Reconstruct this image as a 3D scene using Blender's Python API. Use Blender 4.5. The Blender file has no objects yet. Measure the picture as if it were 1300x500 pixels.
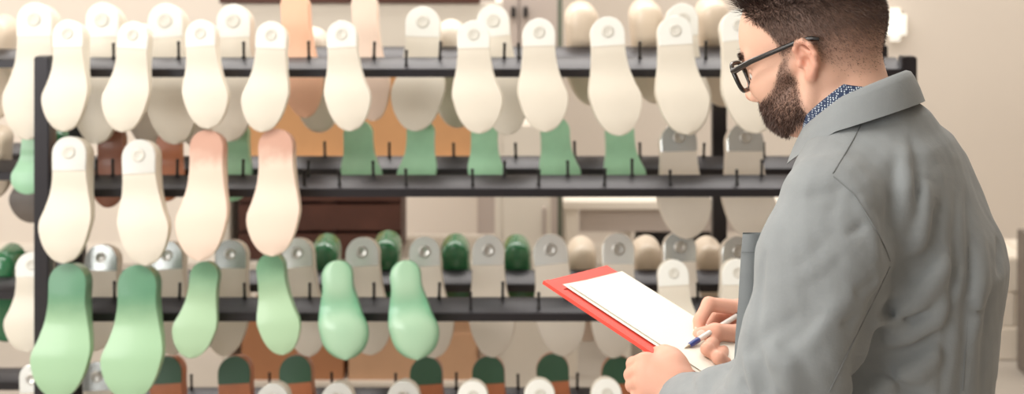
import bpy, bmesh, math, random
import numpy as np
from mathutils import Vector, Matrix, Euler
random.seed(7); np.random.seed(7)
S = bpy.context.scene
COL = S.collection
# ------------------------------------------------------------------ camera
FPX, CAMZ, HZ = 1700.0, 1.78, -124.0       # focal length in pixels, eye height, horizon row
def P(px, py, D):
    """world point seen at pixel (px, py) of the 1300x500 frame at depth D"""
    return Vector(((px-650)/FPX*D, D, CAMZ+(HZ-py)/FPX*D))
cd = bpy.data.cameras.new('camera'); cam = bpy.data.objects.new('camera', cd); COL.objects.link(cam)
cam.location = (0, 0, CAMZ); cam.rotation_euler = (math.pi/2, 0, 0)
cd.sensor_width = 36; cd.lens = 36*FPX/1300; cd.shift_y = (HZ-250)/1300
cd.clip_start = .05; cd.clip_end = 60
cd.dof.use_dof = True; cd.dof.focus_distance = 1.85; cd.dof.aperture_fstop = 4.3
S.camera = cam
S.view_settings.view_transform = 'Standard'; S.view_settings.look = 'None'
S.view_settings.gamma = 1; S.view_settings.exposure = -.47; S.view_settings.use_curve_mapping = False

# ------------------------------------------------------------------ materials
def lin(c):
    return tuple(((v/255)/12.92 if v/255 <= .04045 else ((v/255+.055)/1.055)**2.4) for v in c)
def mat(name, rgb, rough=.5, metal=0., var=0., vscale=20., bump=0., bscale=60., coat=0., spec=.5, sss=0., alpha=1.):
    m = bpy.data.materials.new(name); m.use_nodes = True
    nt = m.node_tree; b = nt.nodes['Principled BSDF']
    c = lin(rgb)
    b.inputs['Base Color'].default_value = (*c, 1)
    b.inputs['Roughness'].default_value = rough; b.inputs['Metallic'].default_value = metal
    b.inputs['Specular IOR Level'].default_value = spec
    b.inputs['Coat Weight'].default_value = coat; b.inputs['Coat Roughness'].default_value = .3 if name == 'black_steel' else .12
    if sss:
        b.inputs['Subsurface Weight'].default_value = sss; b.inputs['Subsurface Scale'].default_value = .008
        b.inputs['Subsurface Radius'].default_value = (1., .35, .2)
    tc = nt.nodes.new('ShaderNodeTexCoord')
    if var:
        n = nt.nodes.new('ShaderNodeTexNoise'); n.inputs['Scale'].default_value = vscale; n.inputs['Detail'].default_value = 5
        r = nt.nodes.new('ShaderNodeMapRange'); r.inputs[3].default_value = 1-var; r.inputs[4].default_value = 1+var
        r.inputs[1].default_value = .3; r.inputs[2].default_value = .7
        mx = nt.nodes.new('ShaderNodeMix'); mx.data_type = 'RGBA'; mx.blend_type = 'MULTIPLY'; mx.inputs[0].default_value = 1
        mx.inputs[6].default_value = (*c, 1)
        nt.links.new(tc.outputs['Object'], n.inputs['Vector']); nt.links.new(n.outputs['Fac'], r.inputs[0])
        nt.links.new(r.outputs[0], mx.inputs[7]); nt.links.new(mx.outputs[2], b.inputs['Base Color'])
    if bump:
        n2 = nt.nodes.new('ShaderNodeTexNoise'); n2.inputs['Scale'].default_value = bscale; n2.inputs['Detail'].default_value = 4
        bp = nt.nodes.new('ShaderNodeBump'); bp.inputs['Strength'].default_value = bump; bp.inputs['Distance'].default_value = .004
        nt.links.new(tc.outputs['Object'], n2.inputs['Vector']); nt.links.new(n2.outputs['Fac'], bp.inputs['Height'])
        nt.links.new(bp.outputs[0], b.inputs['Normal'])
    return m
def two_tone(name, low, high, z0, z1, rough, mottled=0., coat=0., axis=2):
    """a colour change along an object's own axis (heel end against toe end of a last)"""
    m = mat(name, low, rough, coat=coat); nt = m.node_tree; b = nt.nodes['Principled BSDF']
    tc = nt.nodes.new('ShaderNodeTexCoord'); sp = nt.nodes.new('ShaderNodeSeparateXYZ')
    n = nt.nodes.new('ShaderNodeTexNoise'); n.inputs['Scale'].default_value = 26; n.inputs['Detail'].default_value = 6
    ad = nt.nodes.new('ShaderNodeMath'); ad.operation = 'MULTIPLY_ADD'; ad.inputs[1].default_value = mottled
    r = nt.nodes.new('ShaderNodeMapRange'); r.interpolation_type = 'SMOOTHSTEP'
    r.inputs[1].default_value = z0; r.inputs[2].default_value = z1
    mx = nt.nodes.new('ShaderNodeMix'); mx.data_type = 'RGBA'
    mx.inputs[6].default_value = (*lin(low), 1); mx.inputs[7].default_value = (*lin(high), 1)
    nt.links.new(tc.outputs['Object'], sp.inputs[0]); nt.links.new(tc.outputs['Object'], n.inputs['Vector'])
    nt.links.new(n.outputs['Fac'], ad.inputs[0]); nt.links.new(sp.outputs[axis], ad.inputs[2])
    nt.links.new(ad.outputs[0], r.inputs[0]); nt.links.new(r.outputs[0], mx.inputs[0])
    nt.links.new(mx.outputs[2], b.inputs['Base Color'])
    return m
M = {}
M['cream'] = mat('cream_plastic', (240, 233, 218), .42, var=.02, vscale=14)
M['cream_dull'] = mat('ivory_plastic', (232, 222, 208), .45, var=.02, vscale=14)
M['plate_white'] = mat('white_plate', (250, 251, 245), .38)
M['plate_ivory'] = mat('pale_metal_plate', (226, 226, 220), .3, coat=.3)
M['chrome'] = mat('bright_metal_plate', (236, 237, 232), .25, metal=.45)
M['chrome_dark'] = mat('grey_metal_plate', (206, 210, 208), .22, metal=.65)
M['ring'] = mat('ring_enamel', (226, 224, 214), .35)
M['ring_metal'] = mat('ring_metal', (200, 198, 192), .3, metal=.8)
M['leather'] = two_tone('pink_leather_sole', (254, 232, 214), (218, 172, 152), .085, .150, .55, .07)
M['peach'] = mat('peach_plastic', (252, 202, 170), .45, var=.03)
M['blush'] = mat('blush_plastic', (250, 226, 208), .45, var=.03)
M['green_sole'] = two_tone('green_plastic', (176, 216, 176), (98, 152, 118), .01, .11, .34, .02, .25)  # paler worn ball; the heel hollow's dark reflection is put into the colour
M['green_pale'] = two_tone('pale_green_plastic', (184, 218, 180), (108, 158, 122), .01, .12, .36, .02, .2)  # same scheme: dark heel colour stands for reflection in the hollow
M['green_foot'] = two_tone('mint_green_plastic', (178, 216, 184), (112, 184, 144), -.002, .016, .3, .004, .35, axis=1)
M['green_mid'] = mat('mid_green_plastic', (158, 206, 170), .35, coat=.2, var=.08, vscale=16)
M['green_dark'] = mat('dark_green_plastic', (50, 116, 76), .16, coat=.6)
M['green_cap'] = mat('bottle_green_plate', (62, 100, 76), .35, coat=.2)
M['brown'] = mat('brown_leather', (196, 122, 84), .38, coat=.2, var=.12, vscale=18)
M['brown_dark'] = mat('dark_brown_leather', (150, 98, 78), .4, coat=.2, var=.1)
M['beige'] = mat('beige_plastic', (226, 210, 190), .35, coat=.2)
M['taupe'] = mat('taupe_plastic', (112, 102, 94), .4, var=.1)
M['black'] = mat('black_steel', (38, 35, 40), .40, metal=.5, coat=.5, spec=.5)
M['peg'] = mat('black_peg', (20, 18, 20), .4)
M['wall'] = mat('wall_paint', (224, 214, 202), .8, var=.02, vscale=1.5)
M['floor'] = mat('floor_screed', (168, 160, 150), .5, var=.06, vscale=2)
M['ceil'] = mat('ceiling_paint', (238, 234, 226), .8)
M['card'] = mat('cardboard', (212, 160, 112), .75, var=.05, vscale=6)
M['card2'] = mat('brown_cardboard', (186, 130, 92), .75, var=.05, vscale=6)
M['card3'] = mat('pale_cardboard', (214, 172, 138), .75, var=.05, vscale=6)
M['tape'] = mat('packing_tape', (168, 110, 62), .3)
M['darkwood'] = mat('dark_wood', (88, 54, 44), .5, var=.2, vscale=9)
M['white_board'] = mat('white_laminate', (232, 224, 212), .5)
M['grey_metal'] = mat('grey_locker_paint', (192, 180, 172), .45)
M['dark_plastic'] = mat('dark_plastic', (30, 26, 28), .5)
M['greenbar'] = mat('green_grey_metal', (110, 118, 104), .5)

# ------------------------------------------------------------------ mesh helpers
def smooth_mesh(me, angle=None):
    me.polygons.foreach_set('use_smooth', [True]*len(me.polygons))
    if angle is not None: me.set_sharp_from_angle(angle=math.radians(angle))
def obj(name, verts, faces, m, parent=None, angle=40, matrix=None):
    me = bpy.data.meshes.new(name); me.from_pydata([tuple(v) for v in verts], [], faces); me.update()
    smooth_mesh(me, angle); me.materials.append(m)
    o = bpy.data.objects.new(name, me); COL.objects.link(o)
    if parent is not None: o.parent = parent
    if matrix is not None: o.matrix_local = matrix
    return o
def bm_obj(name, bm, m, parent=None, angle=35):
    bmesh.ops.recalc_face_normals(bm, faces=bm.faces)
    me = bpy.data.meshes.new(name); bm.to_mesh(me); bm.free(); smooth_mesh(me, angle); me.materials.append(m)
    o = bpy.data.objects.new(name, me); COL.objects.link(o)
    if parent is not None: o.parent = parent
    return o
def box_bm(lo, hi, bevel=.0):
    bm = bmesh.new(); bmesh.ops.create_cube(bm, size=1)
    c = (Vector(lo)+Vector(hi))/2; d = Vector(hi)-Vector(lo)
    for v in bm.verts: v.co = Vector((v.co.x*d.x, v.co.y*d.y, v.co.z*d.z))+c
    if bevel: bmesh.ops.bevel(bm, geom=bm.edges[:], offset=bevel, segments=2, affect='EDGES')
    return bm
def add_box(bm, lo, hi):
    r = bmesh.ops.create_cube(bm, size=1)['verts']; c = (Vector(lo)+Vector(hi))/2; d = Vector(hi)-Vector(lo)
    for v in r: v.co = Vector((v.co.x*d.x, v.co.y*d.y, v.co.z*d.z))+c
def empty(name, loc, label, cat, group=None):
    o = bpy.data.objects.new(name, None); COL.objects.link(o); o.location = loc; o.empty_display_size = .05
    return tag(o, label, cat, group)
def tag(o, label, cat, group=None):
    o['label'] = label; o['category'] = cat
    if group: o['group'] = group
    return o
def structure(o):
    o['kind'] = 'structure'; return o
def hermite(ts, xs, ys):
    xs = np.array(xs, float); ys = np.array(ys, float); n = len(xs)
    h = np.diff(xs); dl = np.diff(ys)/h; m_ = np.zeros(n)
    m_[0], m_[-1] = dl[0], dl[-1]
    for i in range(1, n-1):
        m_[i] = 0 if dl[i-1]*dl[i] <= 0 else 2*dl[i-1]*dl[i]/(dl[i-1]+dl[i])
    ts = np.clip(np.array(ts, float), xs[0], xs[-1]); k = np.clip(np.searchsorted(xs, ts)-1, 0, n-2)
    u = (ts-xs[k])/h[k]
    return ((1+2*u)*(1-u)**2*ys[k]+u*(1-u)**2*h[k]*m_[k]+u*u*(3-2*u)*ys[k+1]+u*u*(u-1)*h[k]*m_[k+1])

# ------------------------------------------------------------------ room
Y0, Y1, XL, XR, ZC = -2.5, 6.6, -4.5, 4.2, 3.3
structure(bm_obj('floor', box_bm((XL, Y0, -.1), (XR, Y1, 0)), M['floor']))
structure(bm_obj('ceiling', box_bm((XL, Y0, ZC), (XR, Y1, ZC+.1)), M['ceil']))
structure(bm_obj('wall_back', box_bm((XL, Y1, 0), (XR, Y1+.1, ZC)), M['wall']))
structure(bm_obj('wall_right', box_bm((XR, Y0, 0), (XR+.1, Y1, ZC)), M['wall']))
structure(bm_obj('wall_left', box_bm((XL-.1, Y0, 0), (XL, Y1, ZC)), M['wall']))
structure(bm_obj('rear_light_block', box_bm((.2, Y0-.1, 0), (XR, Y0, ZC)), M['grey_metal']))  # unseen part wall, added to keep rear light off the coat's back
structure(bm_obj('baseboard_back', box_bm((XL, Y1-.015, 0), (XR, Y1, .1), .004), M['white_board']))

# ------------------------------------------------------------------ racks
DF, DB = 3.30, 3.55                                       # front faces of front and back bars
def zpix(py, D): return CAMZ+(HZ-py)/FPX*D
def xpix(px, D): return (px-650)/FPX*D
TIERS = [98, 250, 408, 571]                               # pixel row of the lower front edge of the front bar
TIERZ = [zpix(t, DF) for t in TIERS] + [.12]
def bar_profile(y):                                       # a folded bar: upright lip, sloping top, flat back
    return [(y, 0), (y, .0195), (y+.004, .0225), (y+.054, .0415), (y+.060, .0425), (y+.060, 0)]
def make_bar(name, x0, x1, y, z, parent):
    pr = bar_profile(y); v = []; n = len(pr)
    for x in (x0, x1): v += [(x, a, z+b) for a, b in pr]
    f = [(i, (i+1) % n, n+(i+1) % n, n+i) for i in range(n)]+[tuple(range(n))[::-1], tuple(range(n, 2*n))]
    return obj(name, v, f, M['black'], parent, 25)
def peg_mesh():
    bm = bmesh.new(); r = [(.0052, 0), (.0052, .004), (.0038, .006), (.0036, .034), (.0042, .037), (.0042, .040), (.003, .0425), (0.0008, .0432)]
    rings = [[bm.verts.new((a*math.cos(k*math.pi/5), a*math.sin(k*math.pi/5), z)) for k in range(10)] for a, z in r]
    for a, b in zip(rings, rings[1:]):
        for k in range(10): bm.faces.new((a[k], a[(k+1) % 10], b[(k+1) % 10], b[k]))
    bm.faces.new(rings[0][::-1]); bm.faces.new(rings[-1])
    me = bpy.data.meshes.new('peg'); bm.to_mesh(me); bm.free(); smooth_mesh(me, 40); me.materials.append(M['peg']); return me
PEG = peg_mesh()
def peg(x, y, z, bar):
    o = bpy.data.objects.new('peg', PEG); COL.objects.link(o); o.parent = bar; o.location = (x, y, z)
    o.scale = (1, 1, random.uniform(.9, 1.05)); o.rotation_euler = (random.uniform(-.04, .04), random.uniform(-.04, .04), 0)

rack = empty('shoe_last_rack', (xpix(560, 3.4), 3.42, 0), 'long black steel rack with pegged bars holding hanging shoe lasts', 'rack')
rack_off = Vector(rack.location)
def rk(bm_or, name, m):
    pass
def local(o, root):                                       # meshes are written in world coordinates, then parented
    direct = o.parent is root or o.parent is None
    o.matrix_parent_inverse = Matrix.Translation(-Vector(root.location)) if direct else Matrix.Identity(4); return o
RX0, RX1 = xpix(60, DF), xpix(1146, DF)
post_h = zpix(75, DF)
for (x, y) in ((xpix(43, DF), DF-.002), (xpix(43, DF), DB+.005), (RX1-.002, DF-.002), (RX1-.002, DB+.005)):
    bm = box_bm((x, y, .012), (x+.0375, y+.0375, post_h+.006), .003)
    local(bm_obj('post', bm, M['black'], rack), rack)
    local(bm_obj('foot_plate', box_bm((x-.015, y-.015, 0), (x+.052, y+.052, .0125), .002), M['black'], rack), rack)
front_bars, back_bars = [], []
for i, z in enumerate(TIERZ):
    front_bars.append(local(make_bar('front_bar', RX0, RX1, DF, z, rack), rack))
    back_bars.append(local(make_bar('back_bar', RX0, RX1, DB, z, rack), rack))
# pegs that the photograph leaves uncovered (pixel column, tier)
for ti, cols in enumerate(([515, ], [385, 430, 515, 600, 684, 768, 852, 937], [597, 684], [])):
    for c in cols: peg(xpix(c, DF), DF+.016, TIERZ[ti]+.0255, front_bars[ti])
for ti, cols in enumerate(([136, 220, 304, 388, 472, 557, 640, 659, 815, 900],
                           [114, 135, 218, 303, 387, 471, 640, 722, 805, 972],
                           [137, 221, 305, 389, 472, 556, 638, 720, 806, 890], [])):
    for c in cols: peg(xpix(c, DF), DF+.054, TIERZ[ti]+.0405, front_bars[ti])
for ti, cols in enumerate(([], [409, 412+80, 575, 655, 731, 815, 897, 975], [], [237, 338, 418, 500, 578, 658, 734])):
    for c in cols: peg(xpix(c, DB), DB+.054, TIERZ[ti]+.0405, back_bars[ti])

tag(bm_obj('steel_column', box_bm((xpix(905, 3.78), 3.78, 0), (xpix(923, 3.78), 3.82, post_h), .003), M['black']), 'slim black steel column standing behind the rack, left of the coat pocket', 'column')['kind'] = 'thing'
D2 = 3.47                                                 # the neighbouring rack on the left
rack2 = empty('shoe_last_rack', (xpix(-260, D2), D2+.1, 0), 'second black rack cut off by the left edge, behind the corner post', 'rack')
zz2 = [zpix(86, D2), zpix(229, D2), zpix(380, D2), zpix(540, D2), .12]
bx0, bx1 = xpix(-560, D2), xpix(56, D2)
for z in zz2:
    local(make_bar('front_bar', bx0, bx1, D2, z, rack2), rack2); local(make_bar('back_bar', bx0, bx1, D2+.25, z, rack2), rack2)
for (x, y) in ((bx1, D2+.0605), (bx1, D2+.3105), (bx0+.0375, D2+.0605), (bx0+.0375, D2+.3105)):
    x0 = x-.0375
    local(bm_obj('post', box_bm((x0, y, .012), (x0+.0375, y+.0375, zz2[0]+.046), .003), M['black'], rack2), rack2)
    local(bm_obj('foot_plate', box_bm((x0-.012, y-.012, 0), (x0+.049, y+.049, .0125), .002), M['black'], rack2), rack2)

# ------------------------------------------------------------------ shoe lasts
def outline(ts, L, wh, ww, wb, toe):
    """half width of the sole along t (0 heel .. 1 toe)"""
    base = hermite(ts, [0, .14, .26, .42, .56, .68, .80, .92, 1.0], [wh, wh, wh*.98, ww, (ww+wb)/2*1.02, wb, wb*.95, wb*.75, wb*.5])
    th = wh*1.05/L; te = toe
    a = np.where(ts < th, np.sqrt(np.clip(1-((th-ts)/th)**2, 0, 1)), 1.)
    u = np.clip((ts-(1-te))/te, 0, 1); e = (1-u**2.2)**(1/2.2)
    full = hermite(ts, [0, .14, .26, .42, .56, .68, .80, 1.0], [wh, wh, wh*.98, ww, (ww+wb)/2*1.02, wb, wb*.97, wb*.88])
    return a*e*full
def tvals(n):
    u = (1-np.cos(np.linspace(0, math.pi, n)))/2
    return .35*np.linspace(0, 1, n)+.65*u
HX = [0, .06, .2, .33, .44, .56, .70, .85, .96, 1.0]
def sole_y(ts, arch=.007, spring=.012):
    return hermite(ts, [0, .25, .45, .68, .85, 1], [0, 0, arch, -.001, .002, spring])
def last_geo(L, wh, ww, wb, bend, toe=.34, hs=1.0, foot=False, n=30):
    ts = tvals(n); ts[0] = .0012; ts[-1] = .9985
    w = outline(ts, L, wh, ww, wb, toe); k = L/.27
    h = hermite(ts, HX, np.array([.070, .086, .094, .090, .068, .054, .044, .035, .024, .013])*k*hs)
    ys = sole_y(ts)*k; cx = bend*hermite(ts, [0, .3, .55, .75, 1], [0, -.15, 0, .8, .9])
    cw = hermite(ts, [0, .2, .36, .5, .7, 1], [.35, .34, .36, .45, .5, .55])*w
    V, F = [], []; ns, nu = 8, 11
    for i, t in enumerate(ts):
        z = L*(.5-t)
        for j in range(ns+1):                              # across the sole
            u = -1+2*j/ns; x = u*w[i]
            dome = (.0030 if not foot else .010)*k*(1-u*u)*np.clip(t*1.6, .1, 1)
            if foot: dome += -.006*k*math.exp(-((t-.45)/.16)**2)*(1-u*u)
            edge = (.006 if foot else .0)*k*(u**4)
            V.append((cx[i]+x, ys[i]-dome+edge, z))
        for j in range(1, nu):                             # over the upper
            th = math.pi*j/nu; c, s = math.cos(th), math.sin(th)
            x = (abs(c)**.75)*(w[i]*(1.05+.06*s)-cw[i])+cw[i]*min(1, abs(c)*2.4)
            V.append((cx[i]+math.copysign(x, c), ys[i]+.004*k*min(1, w[i]/.02)+h[i]*(s**.85), z-0.02*k*s*max(0, .25-t)))
    m = ns+1+nu-1
    for i in range(n-1):
        for j in range(m):
            a, b = i*m+j, i*m+(j+1) % m
            F.append((a, b, b+m, a+m))
    F.append(tuple(range(m))[::-1]); F.append(tuple((n-1)*m+j for j in range(m)))
    return V, F
def plate_geo(L, wh, ww, wb, bend, t1, toe=.34, thick=.0022, grow=.0006, curve=0.):
    """heel plate lying on the sole from the heel end to t1"""
    n = 14; ts = np.linspace(.0, t1, n)**1.0; ts = t1*(np.linspace(0, 1, n)**1.5); ts[0] = .0006
    k = L/.27; w = outline(ts, L, wh, ww, wb, toe)+grow; cx = bend*hermite(ts, [0, .3, .55, .75, 1], [0, -.15, 0, .8, .9])
    ys = sole_y(ts)*k; V, F = [], []; ns = 8
    def row(i, y, s):
        for j in range(ns+1):
            u = -1+2*j/ns; dome = .0030*k*(1-u*u)*min(1, max(.1, ts[i]*1.6))
            V.append((cx[i]+u*w[i]*s, ys[i]-dome*.8+y, L*(.5-ts[i])+(1-s)*(-.02 if i == 0 else 0)-curve*(1-u*u)*(i/(n-1))**3*-1))
    for layer, s in ((.004, 1.0), (-thick*.55, 1.0), (-thick, .955)):
        for i in range(n): row(i, layer, s)
    m = ns+1; N = n*m
    for i in range(n-1):
        for j in range(ns):
            a = 2*N+i*m+j; F.append((a, a+m, a+m+1, a+1))
    rim = [j for j in range(m)]+[i*m+ns for i in range(1, n)]+[(n-1)*m+j for j in range(ns-1, -1, -1)]+[i*m for i in range(n-2, 0, -1)]
    for a, b in zip(rim, rim[1:]+rim[:1]):
        F.append((a, b, b+N, a+N)); F.append((a+N, b+N, b+2*N, a+2*N))
    return V, F
def ring_geo(r, w, y, zc, xc, d=.0012):
    V, F = [], []; n = 20
    for rr, yy in ((r+w, y), (r+w*.6, y-d), (r-w*.2, y-d), (r-w*.8, y-d*.1), (0.001, y-d*.1)):
        V += [(xc+rr*math.cos(2*math.pi*k/n), yy, zc+rr*math.sin(2*math.pi*k/n)) for k in range(n)]
    for q in range(4):
        for k in range(n): F.append((q*n+k, q*n+(k+1) % n, (q+1)*n+(k+1) % n, (q+1)*n+k))
    F.append(tuple(4*n+k for k in range(n)))
    return V, F
ORD = ['first', 'second', 'third', 'fourth', 'fifth', 'sixth', 'seventh', 'eighth', 'ninth', 'tenth', 'eleventh', 'twelfth']
ROWS = {}                                                 # (tier, row) -> list of items in photo order
def L_(tier, row, kind, *a, **k): ROWS.setdefault((tier, row), []).append((kind, a, k))
# kind: body material, plate material, ring material, words for the label
KIND = {
 'cream':  ('cream', 'plate_white', 'ring', 'cream shoe last with white heel plate'),
 'creamy': ('cream', 'plate_ivory', 'ring', 'cream shoe last with pale grey heel plate'),
 'silver': ('cream_dull', 'chrome', 'ring_metal', 'ivory shoe last with bright metal heel'),
 'steel':  ('cream_dull', 'chrome_dark', 'ring_metal', 'ivory shoe last with dull grey heel'),
 'leather': ('leather', None, None, 'pink leather shoe last with stained heel'),
 'peach':  ('peach', None, None, 'peach orange shoe last'),
 'blush':  ('blush', None, None, 'pale blush shoe last'),
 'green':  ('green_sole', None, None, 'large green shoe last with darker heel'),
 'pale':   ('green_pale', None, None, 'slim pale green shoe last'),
 'foot':   ('green_foot', None, None, 'mint green foot shaped last'),
 'small':  ('green_mid', None, None, 'small green shoe last'),
 'dark':   ('green_dark', None, None, 'glossy dark green shoe last turned backwards'),
 'beige':  ('beige', None, None, 'beige shoe last turned backwards'),
 'capped': ('brown', 'green_cap', None, 'brown shoe last with dark green heel'),
 'brown':  ('brown', None, None, 'orange brown shoe last'),
 'umber':  ('brown_dark', None, None, 'dull brown shoe last'),
 'taupe':  ('taupe', None, None, 'dark taupe shoe last'),
 'white':  ('cream_dull', None, None, 'plain ivory shoe last turned backwards'),
}
# ---- top tier
for a in ((86, 25, 83, 167, 57), (170, 27, 157, 168, 58), (254, 25, 259, 164, 57), (345, 27, 335, 168, 58), (433, 26, 440, 167, 57),
          (601, 26, 604, 170, 62), (684, 23, 688, 168, 62), (770, 21, 783, 173, 65), (856, 20, 868, 171, 66), (936, 12, 958, 170, 70)):
    L_('top', 'front', 'cream', *a)
for a in ((130, 3, 124, 183, 62), (209, 4, 216, 184, 66), (296, 5, 294, 180, 64)): L_('top', 'second', 'cream', *a)
L_('top', 'second', 'peach', 372, -12, 383, 150, 52)
L_('top', 'second', 'blush', 461, -12, 470, 154, 48)
for a in ((537, 8, 531, 167, 66), (624, 6, 641, 172, 62), (866, 4, 872, 172, 60)): L_('top', 'second', 'cream', *a)
for x, t, b, k in ((183, 30, 182, 'white'), (246, 30, 186, 'white'), (398, 34, 166, 'white'), (572, 24, 160, 'white'), (735, 1, 132, 'beige'), (816, -2, 130, 'beige'), (900, -5, 134, 'beige')):
    L_('top', 'rear', k, x, t, x+(6 if k == 'white' else 14), b, 58)
# ---- middle tier
L_('middle', 'front', 'creamy', 88, 173, 83, 335, 65); L_('middle', 'front', 'creamy', 176, 177, 179, 338, 64)
L_('middle', 'front', 'leather', 262, 165, 256, 332, 64); L_('middle', 'front', 'leather', 349, 163, 349, 326, 66)
L_('middle', 'second', 'umber', 139, 158, 139, 264, 44); L_('middle', 'second', 'brown', 213, 166, 213, 256, 42)
for a in ((297, 152, 297, 256, 46), (454, 152, 457, 250, 50), (534, 150, 530, 250, 48), (615, 152, 616, 250, 46), (704, 148, 711, 250, 50), (786, 150, 794, 250, 50)):
    L_('middle', 'second', 'small', *a)
L_('middle', 'second', 'steel', 861, 156, 869, 304, 66); L_('middle', 'second', 'steel', 946, 156, 950, 303, 66)
L_('middle', 'rear', 'dark', 77, 160, 77, 236, 38)
# ---- lower tier
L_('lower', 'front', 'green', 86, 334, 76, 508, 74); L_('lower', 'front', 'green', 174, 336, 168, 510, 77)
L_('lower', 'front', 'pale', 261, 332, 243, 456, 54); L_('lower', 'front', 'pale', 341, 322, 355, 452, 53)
L_('lower', 'front', 'foot', 426, 331, 435, 458, 60); L_('lower', 'front', 'foot', 512, 331, 526, 458, 60)
L_('lower', 'front', 'cream', 854, 330, 864, 462, 58); L_('lower', 'front', 'cream', 936, 329, 940, 462, 58)
for x, t, x1, b, w, k in ((129, 310, 121, 447, 58, 'steel'), (212, 306, 214, 452, 56, 'steel'), (293, 304, 287, 453, 56, 'steel'), (376, 302, 388, 454, 54, 'silver'),
        (459, 301, 466, 452, 60, 'silver'), (538, 300, 547, 456, 56, 'silver'), (620, 298, 622, 455, 58, 'silver'), (697, 297, 713, 454, 62, 'silver'),
        (785, 296, 783, 456, 58, 'silver'), (863, 294, 868, 450, 58, 'steel'), (937, 300, 941, 450, 58, 'steel')):
    L_('lower', 'second', k, x, t, x1, b, w)
for x, t, b, k in ((415, 296, 420, 'dark'), (492, 292, 420, 'dark'), (578, 296, 400, 'dark'), (655, 297, 402, 'dark'), (737, 299, 430, 'beige'), (819, 298, 420, 'beige'), (896, 299, 420, 'beige')):
    L_('lower', 'rear', k, x, t, x+6, b, 50)
# ---- bottom tier
for a in ((346, 487), (428, 486), (512, 484)): L_('bottom', 'front', 'silver', a[0], a[1], a[0]+3, a[1]+150, 58)
for a in ((600, 484), (685, 482), (770, 481)): L_('bottom', 'front', 'cream', a[0], a[1], a[0]+3, a[1]+150, 58)
L_('bottom', 'second', 'steel', 123, 459, 123, 610, 54)
for a in ((210, 452), (297, 452), (374, 451), (540, 453), (619, 452), (701, 449), (784, 452)):
    L_('bottom', 'second', 'capped', a[0], a[1], a[0]+(8 if a[0] > 300 else 3), a[1]+150, 58)
# ---- neighbouring rack
L_('top', 'neighbour', 'cream', 44, 3, 37, 178, 66); L_('top', 'neighbour', 'beige', 6, 18, 0, 150, 56)
L_('middle', 'neighbour', 'small', 44, 166, 36, 247, 44); L_('middle', 'neighbour', 'taupe', 44, 176, 44, 283, 60)
L_('middle', 'neighbour', 'beige', 4, 158, -2, 250, 40)
L_('lower', 'neighbour', 'cream', 40, 320, 38, 448, 62); L_('lower', 'neighbour', 'dark', 16, 308, 14, 430, 46)
L_('bottom', 'neighbour', 'silver', 40, 462, 44, 610, 44)

def build_last(kind, tier, row, label, group, xh, yh, xt, yt, wpx):
    bodym, platem, ringm, _ = KIND[kind]; back = kind in ('dark', 'beige', 'white')
    foot = kind == 'foot'
    k0 = math.hypot(xh-xt, yh-yt)/FPX*3.4/.27               # size against a 27 cm last
    bar = {'front': DF, 'second': DB, 'rear': DB}.get(row, D2)
    if back: Dh, Dt = bar+.067+.098*k0, bar+.0745+.098*k0
    elif kind == 'taupe': Dh, Dt = D2+.132, D2+.100
    else: Dh, Dt = bar-.014-.058*k0, bar-.014-(.100 if row == 'second' else .092)*k0
    if kind == 'small' or kind in ('umber', 'brown'): Dt = Dh-.03
    a, b = P(xh, yh, Dh), P(xt, yt, Dt)
    L = (a-b).length; wb = wpx/FPX*(Dh+Dt)/2/2; k = L/.27
    wh = wb*(.66 if kind not in ('green', 'foot') else .64); ww = wb*(.72 if not foot else .78)
    if kind in ('silver', 'steel', 'capped'): wh = wb*.70; ww = wb*.74
    if kind in ('small', 'umber', 'brown'): wh = wb*.74; ww = wb*.76
    if kind in ('dark', 'beige'): wh = wb*.72
    sgn = 1 if (xt-xh) > 0 else -1
    bend = sgn*wb*.16; toe = .36 if kind not in ('foot', 'small') else .26
    z = (a-b).normalized(); y = Vector((0, -1 if back else 1, 0)); y = (y-y.dot(z)*z).normalized(); x = y.cross(z)
    if back: bend = -bend
    R = Matrix((x, y, z)).transposed().to_4x4(); c = (a+b)/2
    # keep the instep clear of the bar that carries it
    hs = .92 if not back else 1.0
    V, F = last_geo(L, wh, ww, wb, bend, toe, hs/ max(k, .8) if kind in ('green',) else hs*(1 if k > .9 else 1.0), foot)
    o = obj('shoe_last', V, F, M[bodym], None, 50)
    o.matrix_world = Matrix.Translation(c) @ R
    tag(o, label, 'shoe last', group)
    if platem and not back:
        t1 = {'capped': .235}.get(kind, .245)
        if row == 'front' and tier == 'middle': t1 = .27
        V, F = plate_geo(L, wh, ww, wb, bend, t1, toe)
        p = obj('heel_plate', V, F, M[platem], o, 30)
        if ringm:
            V, F = ring_geo(.0105*k, .0035*k, -.0042*k, L*(.5-.125), -bend*.05)
            obj('ring', V, F, M[ringm], p, 40)
    return o
TIERN = {'top': 'top tier', 'middle': 'middle tier', 'lower': 'lower tier', 'bottom': 'bottom tier'}
ROWN = {'front': 'front row', 'second': 'second row', 'rear': 'rear row'}
for (tier, row), items in ROWS.items():
    items.sort(key=lambda q: q[1][0]); count = {}
    tot = {}
    for kd, a, _ in items: tot[kd] = tot.get(kd, 0)+1
    for kd, a, _ in items:
        count[kd] = count.get(kd, 0)+1
        words = KIND[kd][3]
        if row == 'neighbour':
            label = f"{words} left of the corner post, {tier} level"
            group = 'lasts on the left rack'
        else:
            if tot[kd] == 1: label = f"{words}, only one in {ROWN[row]} of {TIERN[tier]}"
            else: label = f"{words}, {ORD[count[kd]-1]} from left in {ROWN[row]}, {TIERN[tier]}"
            group = f"lasts in the {ROWN[row]} of the {TIERN[tier]}"
        build_last(kd, tier, row, label, group, *a)

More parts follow.
